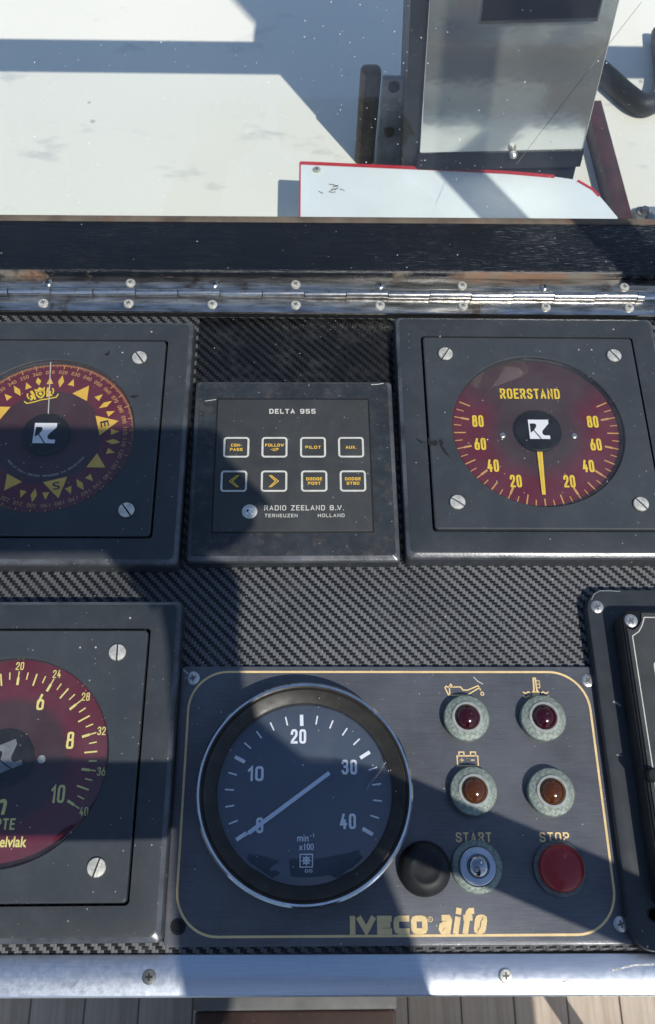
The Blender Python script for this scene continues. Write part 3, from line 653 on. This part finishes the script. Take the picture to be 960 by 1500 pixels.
stext('RADIO ZEELAND B.V.', 5.6, -25.6, 42.6, 3.0, 10.5, .45, m_cream, kp)
stext('TERNEUZEN', -6.6, -30.1, 17.4, 2.0, 10.5, .32, m_cream, kp); stext('HOLLAND', 20.0, -30.1, 14.2, 2.0, 10.5, .32, m_cream, kp)
link('badge', lathe([(4.1, 0), (4.1, .25), (3.7, .4)], 32), m_cream, kp, (-23.4, -27.7, 10.3))
emblem(kp, -23.3, -27.7, 3.6, 3.7, 10.85)

# ------------------------------------------------------------------ engine panel
ep = thing('engine_panel', 'dark blue engine panel with tachometer, indicator lamps and start and stop buttons', 'engine panel', (0, 0, 0), -.002)
link('plate', slab(-62, 147, -8.2, 118, 0, 3, 2, .4), m_engine, ep)
bm = bmesh.new(); ribbon(bm, [p[:2] for p in rr(-57.4, 141, -4.2, 115.2, 0, 19, 14)], 1.05, 3.02, True, h=.06); link('border_line', flat(bm), m_gold, ep)
for x, y in ((-56, 112), (142, 0), (141.5, 111)): link('screw', ME_X, None, ep, (x, y, 2.9), random.random())
link('screw', lathe([(3.4, 0), (3.4, .5), (2.2, .5), (2, .05)], 24), m_black, ep, (-56, 0, 3))
tx, ty = -.2, 56.8
tb = link('tachometer', lathe([(46, 0), (48.8, 1), (48.8, 9.5), (49.4, 10.4), (49.4, 12.2), (48.4, 13), (47.6, 12.6), (47.2, 11.6), (46.5, 11.8), (41.6, 8.6), (40.8, 8.4), (40.6, 3.6)], 96, cap=False), m_bezel, ep, (tx, ty, 3))
link('chrome_ring', lathe([(49.5, 9.8), (50.0, 10.6), (50.0, 12.2), (49.2, 13.2), (48.3, 13.2), (48.2, 12.4)], 96, cap=False), m_chrome, tb)
bm = bmesh.new(); loft(bm, [circ(40.8, 3.8, 64)]); link('dial', fin(bm), m_tachface, tb)
bm = bmesh.new(); z = 3.9; dcx, dcy = -.5, -.6
it = []
for v in range(0, 41, 2):
    b_ = -123.5 + 6.08 * v; it.append((b_, 31.4, 36.8, 1.7) if v % 10 == 0 else (b_, 32.6, 36.8, .7))
ticks(bm, it, z + .3, dcx, dcy); link('scale_ticks', flat(bm), m_white, tb)
for s, x, y in (('20', -3.1, 25.8), ('30', 21.1, 11.4), ('40', 20.1, -13), ('10', -23.1, 8.5), ('0', -20.6, -14.6)): bm = bmesh.new(); put_stroke(bm, s, x, y, 7.4 if len(s) > 1 else 3.4, 6.8, z + .3, 1.15); link('numeral', flat(bm), m_white, tb)
bm = bmesh.new(); put_text(bm, 'min', -.7, -20.2, 5.2, 2.9, z + .3, bold=.01); put_text(bm, '-1', 3.4, -19, 2, 1.6, z + .3, bold=.01); put_text(bm, 'x100', .9, -24, 6.8, 2.9, z + .3, bold=.01)
link('unit_lettering', flat(bm), m_white, tb)
bm = bmesh.new(); ribbon(bm, [(-1.9, -27.2), (3.7, -27.2), (3.7, -32.6), (-1.9, -32.6)], .45, z + .3, True, h=0); ribbon(bm, [(.9 + 1.35 * math.cos(i * math.pi / 6), -29.9 + 1.35 * math.sin(i * math.pi / 6)) for i in range(12)], .5, z + .3, True, h=0)
for i in range(8): a = i * math.pi / 4; ribbon(bm, [(.9, -29.9), (.9 + 2.2 * math.cos(a), -29.9 + 2.2 * math.sin(a))], .4, z + .32 + i * .005, h=0)
for x in (1, 2.9): ribbon(bm, rrpath(x, -34.2, .6, .5, .2), .28, z + .3, True, h=0)
link('wheel_symbol', flat(bm), m_white, tb)
bm = bmesh.new(); ribbon(bm, [(-25.6, -18.1), (11.6, 8.6)], 1.9, z + 1.5, h=0); ribbon(bm, [(-27.5, -19.4), (-23, -16.2)], .9, z + 1.55, h=0); link('pointer', flat(bm), m_pointer, tb)
link('cover_glass', lathe([(40.8, 7.6), (40.6, 8.2), (36, 9.0), (24, 9.6), (10, 9.9)], 64), m_tglass, tb)
# lettering and symbols
bm = bmesh.new(); put_stroke(bm, 'IVECO', 37.6, .2, 34.8, 7.6, 3.2, 2.45, gap=.16); link('brand_lettering', flat(bm), m_gold, ep)
bm = bmesh.new(); put_stroke(bm, 'aifo', 71.2, 1.7, 21.2, 10.6, 3.2, 2.5, gap=.34, shear=.22); link('brand_lettering', flat(bm), m_gold, ep)
bm = bmesh.new(); ribbon(bm, [(56.3 + 1.05 * math.cos(i * .6283), 2.4 + 1.05 * math.sin(i * .6283)) for i in range(10)], .3, 3.1, True); put_text(bm, 'R', 56.3, 2.4, .8, 1, 3.25); link('registered_mark', flat(bm), m_gold, ep)
stext('START', 78.4, 37, 16.6, 4.3, 3.2, .72, m_gold, ep); stext('STOP', 116.2, 36.9, 14, 4.3, 3.2, .72, m_gold, ep)
bm = bmesh.new(); ox, oy = 77.6, 105.6        # oil can
def rb(pts, wd=.62, cl=False): ribbon(bm, [(ox + x, oy + y) for x, y in pts], wd, 3.05, cl)
rb([(-6, 2), (-6, -2.2), (2.4, -2.2), (9, 1.6), (9.6, .2)]); rb([(-6, 2), (-.4, 2), (.8, .4), (3, .4), (8.4, 2.6), (9, 1.6)]); rb([(-6, 1.4), (-7.6, 2.4), (-8.2, 1.6), (-6.6, -2.1), (-6, -2.2)]); rb([(-6.2, 2), (-5.2, 3.4), (-4.2, 2)])
rb([(10.2 + .75 * math.cos(i * .785), -1.4 + .85 * math.sin(i * .785)) for i in range(8)], .5, True); link('oil_symbol', flat(bm), m_gold, ep)
bm = bmesh.new(); ox, oy = 114.6, 106         # thermometer in water
rb([(-.5, 6), (.5, 6), (.7, 0), (1.6, -1.4), (1.4, -3), (0, -3.6), (-1.4, -3), (-1.6, -1.4), (-.7, 0)], .8, True); poly(bm, [(ox + 1.5 * math.cos(i * .785), oy - 2 + 1.5 * math.sin(i * .785)) for i in range(8)], 3.25)
for y in (1.2, 3, 4.8): rb([(.8, y), (2.4, y)], .55)
rb([(2.4, 1.2), (2.4, 4.8)], .45)
for s in (-1, 1):
    for y in (-1.4, -3.4): rb([(s * 2.8, y), (s * 3.7, y + .6), (s * 4.6, y), (s * 5.5, y - .2), (s * 6.4, y + .6)], .6)
link('coolant_symbol', flat(bm), m_gold, ep)
bm = bmesh.new(); ox, oy = 78.2, 72.4         # battery
rb([(-5, 1.6), (5, 1.6), (5, -3), (-5, -3)], .6, True); rb([(-4, 1.6), (-4, 3.4), (-1.6, 3.4), (-1.6, 1.6)], .6); rb([(1.6, 1.6), (1.6, 3.4), (4, 3.4), (4, 1.6)], .6)
rb([(-3.7, -.4), (-1.9, -.4)], .5); rb([(-2.8, -1.3), (-2.8, .5)], .5); rb([(1.5, -.4), (3.3, -.4)], .5); link('battery_symbol', flat(bm), m_gold, ep)
# lamps and buttons
ME_COL = lathe([(10.9, 0), (11.1, 4.2), (10.7, 4.8), (7.6, 6.2), (6.9, 6.4)], 48, cap=False); ME_COL.materials.append(m_brass)
ME_RING = lathe([(7.5, 6.0), (7.4, 6.7), (6.9, 6.9), (6.2, 6.8), (5.9, 6.0)], 48, cap=False); ME_RING.materials.append(m_ring)
dome = [(6.0 * math.cos(R(a)), 6.0 + 4.4 * math.sin(R(a))) for a in range(0, 90, 9)]
LR = lathe(dome, 40); LR.materials.append(m_lred); LA = lathe(dome, 40); LA.materials.append(m_lamb)
for x, y, le, lb in ((78.4, 91.4, LR, 'ruby lens lamp under the oil can symbol'), (116.0, 91.4, LR, 'ruby lens lamp under the thermometer symbol'), (79.3, 57.3, LA, 'amber lens lamp under the battery symbol'), (116, 56.6, LA, 'amber lens lamp above the red stop button')):
    c_ = link('indicator_lamp', ME_COL, None, ep, (x, y, 3)); c_['label'] = lb; link('lens_ring', ME_RING, None, c_); link('lens', le, None, c_)
c_ = link('start_button', lathe([(11.6, 0), (11.6, 1.6), (10.8, 2.4), (8.8, 3)], 48, cap=False), m_brass, ep, (78.8, 24.2, 3)); c_['label'] = 'corroded start button with chrome dome'
link('sleeve', lathe([(8.4, 2), (8.3, 4.4), (7.7, 5), (5.3, 5.2), (5.1, 4.2), (.1, 4.2)], 48), m_pencil, c_); link('plunger', lathe([(4.9, 4.6)] + [(4.9 * math.cos(R(a)), 5.4 + 3.4 * math.sin(R(a))) for a in range(0, 90, 9)], 40), mat('dark_chrome', (.34, .35, .37), .16, 1, .2, 300), c_)
c_ = link('stop_button', lathe([(12.2, 0), (12.2, 1.4), (11.6, 2), (10.2, 2.2)], 48, cap=False), m_darkcollar, ep, (117.2, 23.4, 3)); c_['label'] = 'grey collar with domed red stop button'
link('cap', lathe([(10.4, 1.8)] + [(10.4 * math.cos(R(a)) ** .8, 3.2 + 4.0 * math.sin(R(a))) for a in range(0, 90, 9)], 48), m_stopred, c_)
c_ = link('blanking_plug', lathe([(12, 0), (12, 2.4), (11.3, 4.6), (9.6, 6.4), (7, 7.4), (6, 7.3), (5.4, 7.1), (3, 7.3), (.1, 7.4)], 48), m_black, ep, (54.6, 23.4, 3)); c_['label'] = 'black rubber plug beside the start button'

# ------------------------------------------------------------------ display unit at the right
du = thing('display_unit', 'black raised display unit on a wide flange beside the engine panel', 'display', (0, 0, 0), -.004)
link('flange', slab(144.2, 330, -11, 158, 0, 8, 11, 1.2, k=12), m_case, du)
link('housing', slab(156, 318, 6, 142.6, 7.5, 20, 5, 1.4, k=8), m_blackbox, du)
link('gasket', slab(156.9, 316.6, 7.5, 141.4, 19.5, 21, 4, .6), m_black, du)
sc_ = [(164.8, 141.4), (312, 141.4), (312, 9), (156.6, 9), (156.6, 133.2), (159.6, 132.4), (162.6, 134.6), (164.4, 137.6)]
bm = bmesh.new(); loft(bm, [[(x, y, zz) for x, y in sc_[::-1]] for zz in (20.8, 21.9)]); link('front_foil', fin(bm), m_membrane, du, (1.6, -.8, 0))
bm = bmesh.new(); ribbon(bm, [(310, 139), (165.9, 139), (164.2, 134.8), (162, 131.6), (158.6, 129.4), (158.6, 11), (310, 11)], .5, 21.95, True, h=.05); ribbon(bm, rrpath(174.5, 112, 7.5, 4.2, 1.6), .5, 21.95, True, h=.05); ribbon(bm, rrpath(174.5, 98.5, 7.5, 4.2, 1.6), .5, 21.95, True, h=.05); link('foil_lines', flat(bm), m_cream, du, (1.6, -.8, 0))
link('screw', ME_X, None, du, (161, 136.8, 20.8), .5); link('screw', ME_X, None, du, (149.4, 148.4, 7.9), .3); link('screw_hole', lathe([(3.2, 0), (3.2, .3), (2.6, .3), (2.4, .05)], 24), m_black, du, (156, 4, 7.95))
link('knob', lathe([(3.2, 0), (3.2, 4), (2.4, 5)], 20), m_black, du, (159.2, 62, 20.5))

def scuff(parent, pts, wd, z, m=None, name='scuff_mark'):
    bm = bmesh.new(); ribbon(bm, [(x + random.uniform(-.25, .25), y + random.uniform(-.25, .25)) for x, y in pts], wd, z, h=0); return link(name, flat(bm), m or m_collar2, parent)
scuff(du, [(150.6, 99.5), (152, 98.8), (153.4, 98), (154.6, 97.4)], 1.1, 8.03); scuff(du, [(149, 74), (150.4, 73.4), (151.6, 73.6)], .5, 8.03)
scuff(du, [(147, 152), (149, 155.2), (152, 157), (157, 157.2), (163, 156.7)], .5, 8.03, m_collar2, 'sealant_trace')
scuff(tr, [(106, -27.2), (110, -24.6), (115.5, -21.6), (119, -23.6), (123.6, -27.2)], .45, 1.43, m_ss, 'scratch'); scuff(tr, [(113, -22.6), (118, -22.2)], .3, 1.44, m_ss, 'scratch')
scuff(tr, [(-101, -24), (-96, -19.4), (-92, -15.6)], .3, 1.43, m_ss, 'scratch'); scuff(tr, [(136, -18.2), (146, -16.2), (156, -15.8)], .8, 1.43, m_ss, 'scratch')
scuff(kp, [(44, 52.6), (48, 52.8), (51.4, 53.4)], .45, 10.03, m_cream); scuff(kp, [(-50, 41.4), (-46, 41.8), (-43.8, 42.4)], .35, 10.05, m_cream)
scuff(ep, [(84, 112.6), (86, 110.4), (88.6, 109)], .4, 3.06, m_cream); scuff(ep, [(-61, 116.6), (-58.5, 114.4), (-59.4, 111.6)], .5, 3.06, m_cream)

# ------------------------------------------------------------------ rail and photographer outside the picture, whose shadows fall on the console
gr = thing('grab_rail', 'bent stainless grab rail standing before the console', 'rail', (0, 0, -950))
link('tube', tube([(-520, -59, 1150), (60, -59, 1150), (92, -60.5, 1150), (112, -65, 1150), (230, -114, 1150), (420, -194, 1150)], 15, 20), m_tube, gr)
for x, y in ((-510, -59), (412, -193)): link('post', tube([(x, y, 0), (x, y, 1146)], 13, 16), m_tube, gr)

st_ = thing('shade_stool', 'unseen padded stool added behind the console to shade the floor', 'stool', (390, -590, -950))  # invented stool out of view, added to throw shade on the floor planks
link('cushion', slab(-175, 175, -150, 150, 640, 760, 40, 25, k=10, base=True), m_jacket, st_); link('pedestal', tube([(0, 0, 15), (0, 0, 640)], 35, 20), m_tube, st_); link('foot', lathe([(180, 0), (180, 8), (40, 20)], 40), m_tube, st_)

po = thing('support_post', 'stainless roof support post standing on the console beside the rudder gauge', 'post', (286, 250, 0))
link('tube', tube([(0, 0, 2), (0, 0, 1300)], 15.5, 24), m_tube, po); link('base_flange', lathe([(36, 0), (36, 4), (20, 6), (16, 12)], 32), m_tube, po)

def skin(name, verts, edges, rad, m, parent, sub=2):
    me = bpy.data.meshes.new(name); me.from_pydata([Vector(v) for v in verts], edges, []); o = bpy.data.objects.new(name, me); C.objects.link(o)
    sm = o.modifiers.new('s', 'SKIN'); sm.use_smooth_shade = True
    for i, r in enumerate(rad): me.skin_vertices[0].data[i].radius = (r, r) if not hasattr(r, '__len__') else r
    me.skin_vertices[0].data[0].use_root = True
    ss = o.modifiers.new('u', 'SUBSURF'); ss.levels = ss.render_levels = sub
    dg = bpy.context.evaluated_depsgraph_get(); m2 = bpy.data.meshes.new_from_object(o.evaluated_get(dg)); bpy.data.objects.remove(o)
    r_ = bpy.data.objects.new(name, m2); C.objects.link(r_); m2.materials.clear()
    for a in (m if isinstance(m, list) else [m]): m2.materials.append(a)
    for p in m2.polygons: p.use_smooth = True
    r_.parent = parent; return r_
pe = thing('person', 'person in a navy jacket holding up a phone before the console', 'person', (0, 0, -950))
Z = .95
V = [(.08, -.62, .92), (.08, -.60, 1.10), (.08, -.57, 1.28), (.08, -.55, 1.40), (.08, -.525, 1.47), (.08, -.50, 1.56), (.08, -.485, 1.66), (.08, -.49, 1.73),
     (.25, -.55, 1.39), (.215, -.42, 1.35), (.176, -.31, 1.372), (.157, -.255, 1.38), (.148, -.212, 1.38), (.119, -.172, 1.38), (.112, -.112, 1.38), (.108, -.08, 1.38),
     (-.09, -.55, 1.39), (-.20, -.45, 1.24), (-.22, -.32, 1.22), (-.17, -.19, 1.31), (-.125, -.11, 1.37), (-.11, -.075, 1.38),
     (.17, -.62, .84), (.18, -.60, .48), (.18, -.63, .10), (.185, -.55, .03), (-.01, -.62, .84), (-.02, -.58, .48), (-.02, -.62, .10), (-.025, -.54, .03)]
E_ = [(0, 1), (1, 2), (2, 3), (3, 4), (4, 5), (5, 6), (6, 7), (3, 8), (8, 9), (9, 10), (10, 11), (11, 12), (12, 13), (13, 14), (14, 15), (3, 16), (16, 17), (17, 18), (18, 19), (19, 20), (20, 21), (0, 22), (22, 23), (23, 24), (24, 25), (0, 26), (26, 27), (27, 28), (28, 29)]
rd = [(.15, .11), (.15, .11), (.16, .12), (.13, .10), .058, (.068, .082), (.076, .092), .06, .07, .058, .056, .055, .046, .021, .020, .030, .07, .055, .048, .040, .030, .030, .095, .065, .042, .04, .095, .065, .042, .04]
bo = skin('body', V, E_, rd, [m_jacket, m_skin], pe)
for p in bo.data.polygons:
    c_ = p.center
    if c_.z > 1.50: p.material_index = 1
def hand(s, bx, by, bz):
    V = [(0, 0, 0), (0, .03, 0)]; E2 = [(0, 1)]; rd = [.024, (.032, .016)]
    for k in range(4):
        x = -.026 + k * .0175; i = len(V); V += [(x, .045, .0), (x - s * .012, .066 - abs(k - 1.5) * .004, .006), (x - s * .026, .070 - abs(k - 1.5) * .004, .014)]; E2 += [(1, i), (i, i + 1), (i + 1, i + 2)]; rd += [.010, .0088, .0078]
    i = len(V); V += [(-s * .034, .016, -.004), (-s * .05, .034, -.008)]; E2 += [(0, i), (i, i + 1)]; rd += [.0115, .009]
    o = skin('hand', V, E2, rd, m_jacket, pe, 1); o.location = (bx, by, bz); return o
hand(1, .104, -.088, 1.378); hand(-1, -.105, -.085, 1.38)
hp = skin('hair', [(.08, -.50, 1.66), (.08, -.51, 1.735), (.08, -.46, 1.745)], [(0, 1), (1, 2)], [.078, .07, .05], m_hair, pe, 2)
fc = skin('nose', [(.08, -.415, 1.635), (.08, -.40, 1.61)], [(0, 1)], [.008, .014], m_skin, pe, 1)
bm = bmesh.new()
loft(bm, [rr(-30, 122, -70, -6, z, 8) for z in (2.5, 10.5)], True, True)
ph = link('phone', fin(bm), mat('phone_glass', (.01, .01, .012), .15)); ph.matrix_world = Matrix.Translation((0, 0, .44)) @ CM.to_4x4()
tag(ph, 'slim black phone held sideways in both hands', 'phone')
